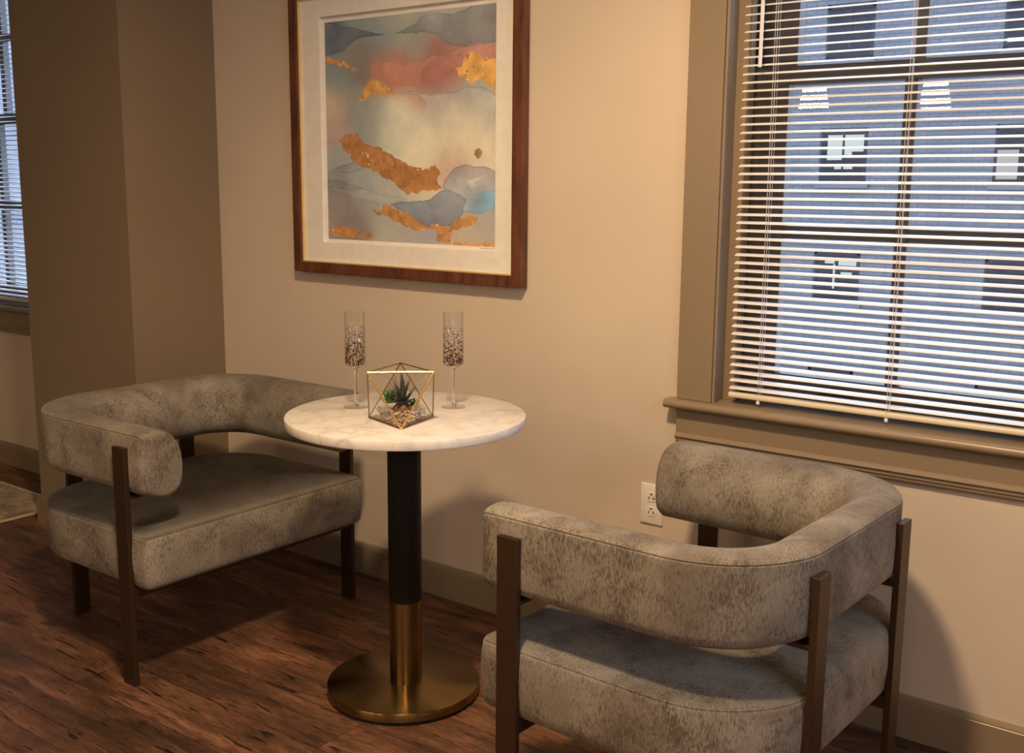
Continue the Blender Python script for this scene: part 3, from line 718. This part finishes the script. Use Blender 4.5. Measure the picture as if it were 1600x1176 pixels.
def paint_art(nx, ny):
    u, v = np.meshgrid((np.arange(nx) + .5) / nx, (np.arange(ny) + .5) / ny)
    wx = u + (fbm(u * 9, v * 9, 3) - .5) * .03; wy = v + (fbm(u * 9, v * 9, 9) - .5) * .03
    rx = u + (fbm(u * 40, v * 40, 5, 3) - .5) * .030; ry = v + (fbm(u * 40, v * 40, 11, 3) - .5) * .030
    ctrl = [((100, 260), (96, 92, 90)), ((400, 170), (132, 128, 112)), ((650, 170), (158, 145, 118)), ((760, 200), (165, 150, 120)), ((1200, 90), (165, 148, 120)), ((600, 340), (120, 122, 112)), ((900, 350), (150, 135, 112)),
            ((330, 450), (140, 118, 92)), ((130, 600), (128, 122, 105)), ((190, 680), (120, 120, 104)), ((420, 560), (118, 100, 84)), ((620, 560), (178, 112, 80)), ((600, 600), (176, 108, 76)), ((800, 620), (170, 100, 74)), ((1050, 500), (158, 104, 80)), ((1100, 560), (140, 84, 66)), ((1000, 640), (142, 82, 62)),
            ((1250, 430), (160, 108, 84)), ((1480, 390), (165, 110, 88)), ((900, 740), (186, 124, 92)), ((1150, 690), (172, 112, 86)), ((150, 840), (186, 142, 108)), ((120, 950), (196, 160, 122)), ((350, 900), (142, 126, 104)), ((450, 900), (140, 124, 104)), ((420, 1050), (140, 128, 108)), ((560, 1000), (172, 158, 128)),
            ((820, 900), (204, 180, 140)), ((720, 1000), (206, 184, 144)), ((1100, 860), (160, 142, 118)), ((1300, 820), (152, 136, 114)), ((1450, 800), (158, 142, 118)), ((1150, 960), (186, 160, 124)), ((1350, 1000), (206, 174, 130)), ((1480, 900), (176, 152, 122)), ((120, 1090), (176, 130, 104))]
    ctrlB = [((150, 100), (168, 128, 108)), ((150, 280), (148, 140, 120)), ((450, 60), (150, 140, 115)), ((700, 80), (192, 172, 132)), ((1000, 200), (212, 184, 140)), ((1200, 120), (210, 180, 136)), ((900, 300), (214, 182, 136)), ((1200, 320), (190, 148, 112)), ((1120, 400), (190, 142, 110)), ((1480, 250), (205, 172, 130)),
             ((400, 470), (150, 142, 122)), ((600, 560), (165, 150, 124)), ((700, 640), (172, 152, 122)), ((200, 640), (128, 110, 96)), ((180, 760), (150, 124, 102)), ((300, 850), (128, 104, 90)), ((450, 700), (150, 134, 114)), ((650, 880), (165, 146, 118)), ((900, 980), (160, 140, 118)), ((300, 960), (140, 112, 92)), ((1000, 980), (156, 136, 118)), ((1400, 920), (172, 142, 112)), ((1300, 1000), (180, 146, 108)), ((1450, 800), (156, 140, 120)), ((900, 630), (190, 162, 124)), ((1000, 600), (206, 176, 134))]
    P = [(uv(*p), c) for p, c in ctrl] + [(uv(p[0], p[1] + 190 * 5.517), c) for p, c in ctrlB]
    W = 0; Cc = 0
    for (a, b_), c in P:
        wgt = np.exp(-((wx - a) ** 2 + (wy - b_) ** 2) / (2 * .055 ** 2)) + 1e-9; W = W + wgt; Cc = Cc + wgt[..., None] * np.array(c, float)
    img = Cc / W[..., None]
    def wash(poly, c0, c1=None, opac=.9, fade=None, grad='v', edge=.25):
        nonlocal img
        m = inpoly(wx, wy, poly); d = segdist(wx, wy, poly)
        vs = [p[1] for p in poly]; us = [p[0] for p in poly]
        t = np.clip((wy - min(vs)) / (max(vs) - min(vs)), 0, 1) if grad == 'v' else np.clip((wx - min(us)) / (max(us) - min(us)), 0, 1)
        c1 = c1 or c0; col = np.array(c0, float) * (1 - t[..., None]) + np.array(c1, float) * t[..., None]
        col = np.minimum(col * 1.13 * (1 + (fbm(u * 9, v * 9, 31)[..., None] - .5) * .42), 240)
        al = np.ones_like(u) * opac * .88
        if fade == 'down': al = opac * np.clip(1.15 - t * 1.3, 0, 1)
        if fade == 'up': al = opac * np.clip(t * 1.6, 0, 1)
        if fade == 'right': al = opac * np.clip(1.15 - t * 1.3, 0, 1)
        if fade == 'left': al = opac * np.clip(t * 1.5, 0, 1)
        col = col * (1 - .75 * edge * np.exp(-(d / .0045) ** 2))[..., None]
        img = np.where(m[..., None], img * (1 - al[..., None]) + col * al[..., None], img)
    def gold(poly, c, seed):
        nonlocal img
        m = inpoly(rx, ry, poly); sp_ = fbm(u * 60, v * 60, seed, 3); sp2 = fbm(u * 30, v * 30, seed + 5, 3)
        col = np.array(c, float) * (1 + (sp2[..., None] - .5) * .35)
        col = np.where((sp_ > .80)[..., None], np.array((226, 172, 104.)), col); col = np.where((sp_ < .24)[..., None], np.array((136, 86, 44.)), col)
        img = np.where(m[..., None], col, img)
    # hills and clouds, back to front
    wash(A_((60, 200), (140, 200), (300, 225), (420, 255), (520, 275), (640, 287), (480, 315), (330, 360), (240, 430), (60, 475)), (92, 90, 88), (84, 78, 76), .92, grad='h')
    wash(A_((710, 280), (800, 235), (900, 185), (940, 120), (1060, 98), (1200, 110), (1330, 60), (1535, 10), (1535, 320), (1440, 365), (1340, 382), (1240, 375), (1130, 345), (1080, 290), (980, 270), (850, 275)), (128, 120, 104), (104, 98, 90), .88, grad='v')
    wash(A_((720, 780), (860, 755), (930, 775), (1020, 800), (1150, 765), (1300, 715), (1440, 710), (1535, 780), (1535, 1100), (820, 1100), (930, 960), (985, 870), (940, 810), (860, 785)), (140, 126, 108), (206, 178, 136), .75, fade='down', edge=.28)
    wash(A_((500, 520), (620, 510), (760, 540), (960, 490), (1180, 430), (1300, 380), (1535, 330), (1535, 470), (1280, 560), (1130, 640), (1010, 690), (860, 720), (700, 700), (560, 660), (500, 600)), (176, 112, 82), (152, 88, 64), .62, edge=.06)
    wash(A_((940, 560), (1080, 450), (1270, 430), (1290, 520), (1150, 620), (1010, 690), (940, 680)), (132, 82, 66), (138, 76, 58), .6, edge=.1)
    wash(B__((85, 430), (200, 370), (380, 320), (430, 400), (300, 430), (200, 440), (120, 440), (85, 455)), (110, 98, 90), (128, 114, 102), .85, grad='v')
    wash(B__((85, 500), (200, 505), (280, 535), (420, 580), (330, 610), (200, 590), (85, 585)), (96, 88, 84), (122, 108, 96), .85, edge=.3)
    wash(B__((120, 450), (240, 480), (420, 580), (700, 640), (820, 668), (640, 720), (400, 680), (85, 600), (85, 560)), (140, 128, 112), (150, 134, 114), .45, edge=.35)
    wash(B__((1100, 560), (1150, 480), (1220, 390), (1320, 340), (1430, 350), (1528, 410), (1528, 740), (1400, 790), (1280, 760), (1240, 630)), (140, 118, 104), (122, 126, 118), .9, edge=.3)
    wash(B__((1310, 470), (1440, 430), (1380, 500), (1440, 480), (1380, 540), (1340, 570), (1320, 520)), (176, 156, 126), (150, 140, 120), .8, edge=.2)
    wash(B__((1290, 700), (1360, 600), (1528, 540), (1528, 740), (1400, 780), (1280, 760)), (108, 122, 122), (100, 124, 128), .85, fade='left', grad='h', edge=.05)
    wash(B__((660, 715), (760, 690), (1000, 655), (1110, 575), (1200, 600), (1310, 650), (1280, 780), (1180, 880), (1000, 890), (880, 860), (780, 780)), (112, 110, 106), (92, 84, 82), .93, edge=.25)
    wash(B__((700, 720), (850, 690), (1000, 670), (1040, 770), (960, 830), (840, 810)), (116, 120, 114), (104, 102, 98), .5, edge=.12)
    # gold leaf
    gold(A_((75, 495), (160, 490), (260, 540), (385, 600), (360, 620), (240, 565), (150, 540), (75, 540)), (186, 122, 58), 1)
    gold(A_((385, 860), (430, 740), (500, 690), (520, 645), (580, 690), (650, 730), (710, 775), (600, 790), (520, 795), (440, 830), (400, 870)), (190, 126, 58), 2)
    gold(A_((1225, 580), (1280, 520), (1280, 470), (1340, 425), (1400, 440), (1440, 490), (1535, 460), (1535, 770), (1490, 700), (1400, 665), (1340, 690), (1250, 630)), (204, 138, 58), 3)
    gold(B__((190, 150), (250, 100), (370, 95), (430, 160), (540, 215), (650, 245), (770, 320), (860, 375), (960, 395), (1040, 370), (1095, 410), (1060, 490), (1100, 570), (960, 570), (900, 615), (850, 580), (815, 630), (750, 560), (640, 480), (540, 430), (400, 370), (290, 300), (240, 230)), (166, 102, 48), 4)
    gold(B__((1370, 240), (1400, 205), (1430, 230), (1415, 290), (1385, 280)), (160, 110, 62), 5)
    gold(B__((500, 760), (600, 770), (590, 715), (650, 720), (720, 760), (830, 790), (900, 850), (960, 890), (1060, 880), (1150, 900), (1230, 830), (1370, 790), (1390, 860), (1280, 900), (1190, 930), (1170, 1050), (1070, 1045), (1050, 930), (960, 920), (880, 950), (760, 880), (640, 820), (520, 790)), (176, 112, 52), 6)
    gold(B__((100, 1000), (110, 950), (180, 900), (240, 905), (290, 930), (340, 920), (330, 970), (420, 960), (500, 985), (520, 1020)), (176, 108, 50), 7)
    gold(B__((1190, 1060), (1200, 1030), (1350, 1040), (1520, 1030), (1520, 1072)), (192, 124, 58), 8)
    img = np.clip(img * (1 + (fbm(u * 22, v * 22, 77)[..., None] - .5) * .08), 0, 255) / 255.
    lin = np.where(img <= .04045, img / 12.92, ((img + .055) / 1.055) ** 2.4)
    lin = lin * .93 + lin.mean(-1, keepdims=True) * .07
    white = (np.array((204, 177, 149)) / 255.); white = ((white + .055) / 1.055) ** 2.4
    return np.clip(lin / white * .82, 0, .95)

fx0, fx1, fz0, fz1 = -1.489, -.526, 1.028, 1.948
pic = empty('framed_picture', ((fx0 + fx1) / 2, 0, fz0), 0, 'large abstract watercolour with gold leaf, white mat and walnut frame', 'picture')
fw = (fx1 - fx0) / 2; fh = fz1 - fz0; bw_ = .034; yb0, yf0 = -.004, -.040
def frame_ring(hw_, z0, z1, wd, ya, yb_, bev=.0015):
    """mitred four sided frame"""
    bm = bmesh.new()
    o = [(-hw_, z0), (hw_, z0), (hw_, z1), (-hw_, z1)]; i = [(-hw_ + wd, z0 + wd), (hw_ - wd, z0 + wd), (hw_ - wd, z1 - wd), (-hw_ + wd, z1 - wd)]
    O0 = [bm.verts.new((x, ya, z)) for x, z in o]; I0 = [bm.verts.new((x, ya, z)) for x, z in i]
    O1 = [bm.verts.new((x, yb_, z)) for x, z in o]; I1 = [bm.verts.new((x, yb_, z)) for x, z in i]
    for k_ in range(4):
        j = (k_ + 1) % 4
        bm.faces.new((O0[k_], O0[j], I0[j], I0[k_])); bm.faces.new((O1[j], O1[k_], I1[k_], I1[j])); bm.faces.new((O0[j], O0[k_], O1[k_], O1[j])); bm.faces.new((I0[k_], I0[j], I1[j], I1[k_]))
    bmesh.ops.recalc_face_normals(bm, faces=bm.faces[:])
    if bev: bmesh.ops.bevel(bm, geom=[e for e in bm.edges if abs(e.verts[0].co.y - e.verts[1].co.y) < 1e-5 and not (abs(abs(e.verts[0].co.x - e.verts[1].co.x) - wd) < 1e-5)], offset=bev, segments=2, affect='EDGES')
    return bm
mobj('frame', frame_ring(fw, 0, fh, bw_, yf0, yb0), M_frame, pic)
mobj('fillet', frame_ring(fw - bw_ + .0005, bw_ - .0005, fh - bw_ + .0005, .0045, -.030, -.020, 0), M_fillet, pic)['label'] = 'thin gold fillet inside the frame'
px0, px1, pz0, pz1 = -1.350, -.643, 1.141, 1.835
cxp = (fx0 + fx1) / 2
# mat board with recessed opening
ox0, ox1, oz0, oz1 = px0 - .013 - cxp, px1 + .012 - cxp, pz0 - .012 - fz0, pz1 + .017 - fz0
bm = bmesh.new(); iw = fw - bw_ - .003; ih0, ih1 = bw_ + .003, fh - bw_ - .003
for bx in ((-iw, ox0, ih0, ih1), (ox1, iw, ih0, ih1), (ox0, ox1, ih0, oz0), (ox0, ox1, oz1, ih1)): box(bm, bx[0], bx[1], -.0215, -.0095, bx[2], bx[3])
mobj('mat_board', bm, M_mat, pic)
paper = mobj('print_paper', boxes((-iw, iw, -.0080, -.0070, ih0, ih1)), M_paper, pic)
NX, NZ = 330, 324
art = paint_art(NX, NZ)
gx = np.linspace(px0 - cxp, px1 - cxp, NX + 1); gz = np.linspace(pz1 - fz0, pz0 - fz0, NZ + 1)
VX, VZ = np.meshgrid(gx, gz); verts = np.stack([VX, np.full_like(VX, -.0084), VZ], -1).reshape(-1, 3)
ii, jj = np.meshgrid(np.arange(NZ), np.arange(NX), indexing='ij'); a0 = (ii * (NX + 1) + jj).ravel()
faces = np.stack([a0, a0 + NX + 1, a0 + NX + 2, a0 + 1], -1)
me = bpy.data.meshes.new('watercolour'); me.from_pydata(verts.tolist(), [], faces.tolist())
ca = me.color_attributes.new('paint', 'FLOAT_COLOR', 'POINT')
ap = np.ones((NZ + 1, NX + 1, 4)); pad = np.pad(art, ((0, 1), (0, 1), (0, 0)), 'edge'); ap[..., :3] = pad
ca.data.foreach_set('color', ap.astype(np.float32).ravel())
me.materials.append(mat_attr('watercolour_paint', 'paint', .75))
ao = bpy.data.objects.new('watercolour', me); COL.objects.link(ao); ao.parent = pic; ao['label'] = 'abstract watercolour of blue, rust and gold hills'
# pencil marks under the print
bm = bmesh.new()
x = px1 - cxp - .055; z = pz0 - fz0 - .0055; pts = []
for i in range(26): pts.append(Vector((x + i * .0021, -.0083, z + .0022 * math.sin(i * 1.9) * (.6 + .4 * math.sin(i * .7)))))
for a, c in zip(pts, pts[1:]): tube(bm, a, c, .00035, 4)
tube(bm, (px0 - cxp + .010, -.0083, z), (px0 - cxp + .018, -.0083, z + .001), .0004, 4)
mobj('signature', bm, M_pencil, pic)

# ------------------------------------------------------------------ outlet
ol = empty('wall_outlet', (-.0885, 0, .4545), 0, 'white duplex power outlet on the wall behind the right armchair', 'power outlet')
mobj('cover_plate', boxes((-.0355, .0355, -.006, 0, -.0575, .0575), bev=.003), M_white, ol, True, 50)
for zc in (.0205, -.0205):
    bm = bmesh.new(); ring0 = []; ring1 = []
    for i in range(40):
        a = 2 * PI * i / 40; xx = .0172 * math.cos(a); zz = max(-.0135, min(.0135, .0172 * math.sin(a)))
        ring0.append(bm.verts.new((xx, -.0055, zc + zz))); ring1.append(bm.verts.new((xx * .96, -.0078, zc + zz * .96)))
    for i in range(40): bm.faces.new((ring0[i], ring0[(i + 1) % 40], ring1[(i + 1) % 40], ring1[i]))
    bm.faces.new(ring1); bmesh.ops.recalc_face_normals(bm, faces=bm.faces[:])
    rc_ = mobj('receptacle', bm, M_white, ol)
    bm = bmesh.new(); box(bm, -.0085, -.0060, -.0082, -.0060, zc - .0075, zc + .0015); box(bm, .0060, .0085, -.0082, -.0060, zc - .0070, zc + .0015); box(bm, .0068, .0112, -.0082, -.0060, zc - .0042, zc - .0018)
    tube(bm, (0, -.0060, zc + .0078), (0, -.0082, zc + .0078), .0028, 14)
    mobj('socket_slots', bm, M_dark, rc_)
bm = bmesh.new(); tube(bm, (0, -.0055, 0), (0, -.0068, 0), .003, 14); mobj('screw', bm, M_white, ol)

# ------------------------------------------------------------------ rug
def mat_rug():
    t = NT('faded_rug_pile'); v = t.coords()
    a = t.noise(v, 9, 6, .65, 1.0); c_ = t.noise(v, 28, 4, .6, .6)
    c = t.ramp(a, [(.34, (.17, .13, .085)), (.50, (.36, .30, .21)), (.66, (.50, .44, .33))])
    c = t.mix(t.ramp(c_, [(.56, (0, 0, 0)), (.64, (.8, .8, .8))]), c, (.42, .23, .06))
    t.bump(t.noise(v, 500, 2), .5, .002); t.set(Base_Color=c, Roughness=.95); return t.m
rg = mobj('rug', boxes((-5.2, -2.715, -2.4, -.205, 0.0005, .008), bev=.003), mat_rug()); tag(rg, 'faded cream and gold patterned rug lying at the far left', 'rug')
b = boxes((-5.206, -2.709, -.211, -.199, .001, .0095), (-2.721, -2.709, -2.406, -.211, .001, .0095), (-5.206, -5.194, -2.406, -.211, .001, .0095), (-5.194, -2.721, -2.406, -2.394, .001, .0095), bev=.002)
mobj('binding', b, mat_plain('cream_binding', (.60, .50, .36), .9), rg)

# ------------------------------------------------------------------ pendant lamps (seen mirrored in the window)
def mat_emit(name, col, s, base=1.0):
    t = NT(name); t.set(Base_Color=tuple(x * base for x in col), Roughness=.5); t.b.inputs['Emission Color'].default_value = (*col, 1); t.b.inputs['Emission Strength'].default_value = s; return t.m
M_shade = mat_emit('glowing_opal_shade', (1.0, .80, .56), 48)
def make_pendant():
    root = empty('pendant_lamp', (0, 0, 0))
    bm = bmesh.new(); lathe(bm, [(.066, .10), (.064, .10), (.098, -.10), (.100, -.10), (.066, .10)], 48); mobj('lamp_shade', bm, M_shade, root, True, 40)
    bm = bmesh.new(); lathe(bm, [(0, .10), (.066, .10), (.055, .125), (.03, .14), (0, .14)], 32); mobj('cap', bm, M_brass, root, True, 40)
    bm = bmesh.new(); tube(bm, (0, 0, .14), (0, 0, ZC - 1.92), .004, 8); mobj('cord', bm, M_black, root)
    bm = bmesh.new(); bmesh.ops.create_uvsphere(bm, u_segments=16, v_segments=12, radius=.03); mobj('bulb', bm, M_shade, root, True)
    return root
pd = make_pendant(); pd.location = (-1.57, -4.45, 1.938); tag(pd, 'glowing tapered pendant lamp mirrored at the left in the window glass', 'pendant lamp', 'pendant lamps behind the camera')
pd2 = copy_tree(pd); pd2.location = (-.86, -4.72, 1.945); pd2['label'] = 'glowing tapered pendant lamp mirrored beside the central window bar'

# ------------------------------------------------------------------ outside: brick building across the street
def mat_brick(name, c1, c2, mortar):
    t = NT(name)
    tc = t.add('ShaderNodeTexCoord'); sp_ = t.add('ShaderNodeSeparateXYZ'); t.link(tc.outputs['Object'], sp_.inputs[0]); cb = t.add('ShaderNodeCombineXYZ')
    t.link(sp_.outputs[0], cb.inputs[0]); t.link(sp_.outputs[2], cb.inputs[1])
    br = t.add('ShaderNodeTexBrick'); br.inputs['Scale'].default_value = 1; br.inputs['Brick Width'].default_value = .26; br.inputs['Row Height'].default_value = .098
    br.inputs['Mortar Size'].default_value = .012; br.inputs['Color1'].default_value = (*c1, 1); br.inputs['Color2'].default_value = (*c2, 1); br.inputs['Mortar'].default_value = (*mortar, 1)
    t.link(cb.outputs[0], br.inputs['Vector'])
    n = t.noise(cb.outputs[0], .9, 5, .6); c = t.mix(1.0, br.outputs['Color'], t.ramp(n, [(.3, (.75, .75, .78)), (.7, (1.12, 1.1, 1.08))]), 'MULTIPLY')
    t.set(Base_Color=c, Roughness=.85); return t.m
M_brick = mat_brick('pale_painted_brick', (.082, .080, .078), (.066, .066, .066), (.040, .040, .043))
bd = empty('brick_building', (0, 24, 0), 0, 'pale brick apartment building across the street seen through the right window', 'building')
mobj('facade', boxes((-15.2, 12, 0, 6, -11, 8.9)), M_brick, bd)
M_wframe = mat_plain('dark_window_frame', (.018, .018, .02), .7, 0, .1)
M_wglass = mat_plain('dark_window_pane', (.006, .0065, .009), .5, 0, .15)
M_lit = mat_emit('lit_room_pane', (.92, 1.0, .84), .52, .04)
M_lit2 = mat_emit('lit_curtain', (.95, .88, .68), .32, .04)
M_strip = mat_emit('bright_strip_face', (1, .97, .9), 1.2, .05)  # plain bright strip across one upper window
M_sill = mat_plain('stone_sill', (.07, .07, .073), .8)
wx_ = [-13.0, -8.62, -4.55, -.8, 3.0]
for r_, zc in enumerate((5.02, 2.10, -.85, -3.8, 8.0)):
    for ci, xc in enumerate(wx_):
        hw_, hh_ = .58, .66
        f = mobj('window', boxes((xc - hw_, xc - hw_ + .07, -.02, .02, zc - hh_, zc + hh_), (xc + hw_ - .07, xc + hw_, -.02, .02, zc - hh_, zc + hh_), (xc - hw_, xc + hw_, -.02, .02, zc + hh_ - .12, zc + hh_), (xc - hw_, xc + hw_, -.02, .02, zc - hh_, zc - hh_ + .07), (xc - .025, xc + .025, -.025, .02, zc - hh_, zc + hh_), (xc - hw_, xc + hw_, -.022, .02, zc - .03, zc + .02)), M_wframe, bd)
        lit = (ci == 1 and r_ in (1, 2))
        mobj('pane', boxes((xc - hw_ + .05, xc + hw_ - .05, -.012, -.004, zc - hh_ + .05, zc + hh_ - .05)), M_wglass, f)
        if ci == 1 and r_ == 1:
            p_ = mobj('lit_blind', boxes((xc - .40, xc - .03, -.018, -.013, zc - .10, zc + .50), (xc + .03, xc + .50, -.018, -.013, zc + .10, zc + .50), (xc + .03, xc + .22, -.018, -.013, zc - .05, zc + .1), (xc - .20, xc + .25, -.018, -.013, zc - .32, zc - .20)), M_lit, f)
        if ci == 1 and r_ == 2:
            mobj('lit_blind', boxes((xc - .30, xc - .05, -.018, -.013, zc + .32, zc + .42), (xc + .05, xc + .50, -.018, -.013, zc + .28, zc + .44), (xc - .08, xc - .03, -.018, -.013, zc - .30, zc + .3), (xc + .12, xc + .40, -.018, -.013, zc + .0, zc + .12)), M_lit, f)
        if ci == 2 and r_ == 1:
            mobj('lit_curtain', boxes((xc - .52, xc - .06, -.018, -.013, zc - .55, zc + .10)), M_lit2, f)
        if ci == 2 and r_ == 0:
            mobj('bright_strip', boxes((xc - .5, xc + .52, -.030, -.022, zc - .48, zc - .40)), M_strip, f)
        mobj('stone_sill', boxes((xc - hw_ - .08, xc + hw_ + .08, -.08, .02, zc - hh_ - .12, zc - hh_)), M_sill, bd)
b2 = empty('pale_building', (-50, 26, 0), 0, 'light grey building far outside the narrow left window', 'building')
mobj('facade', boxes((-26, 26, 0, 6, -11, 12)), mat_brick('light_grey_brick', (.19, .19, .19), (.165, .165, .165), (.12, .12, .125)), b2)
struct(mobj('street', boxes((-90, 40, 1.5, 24, -11.2, -11)), mat_plain('asphalt', (.08, .08, .085), .9)), 'asphalt street far below the windows', 'street')
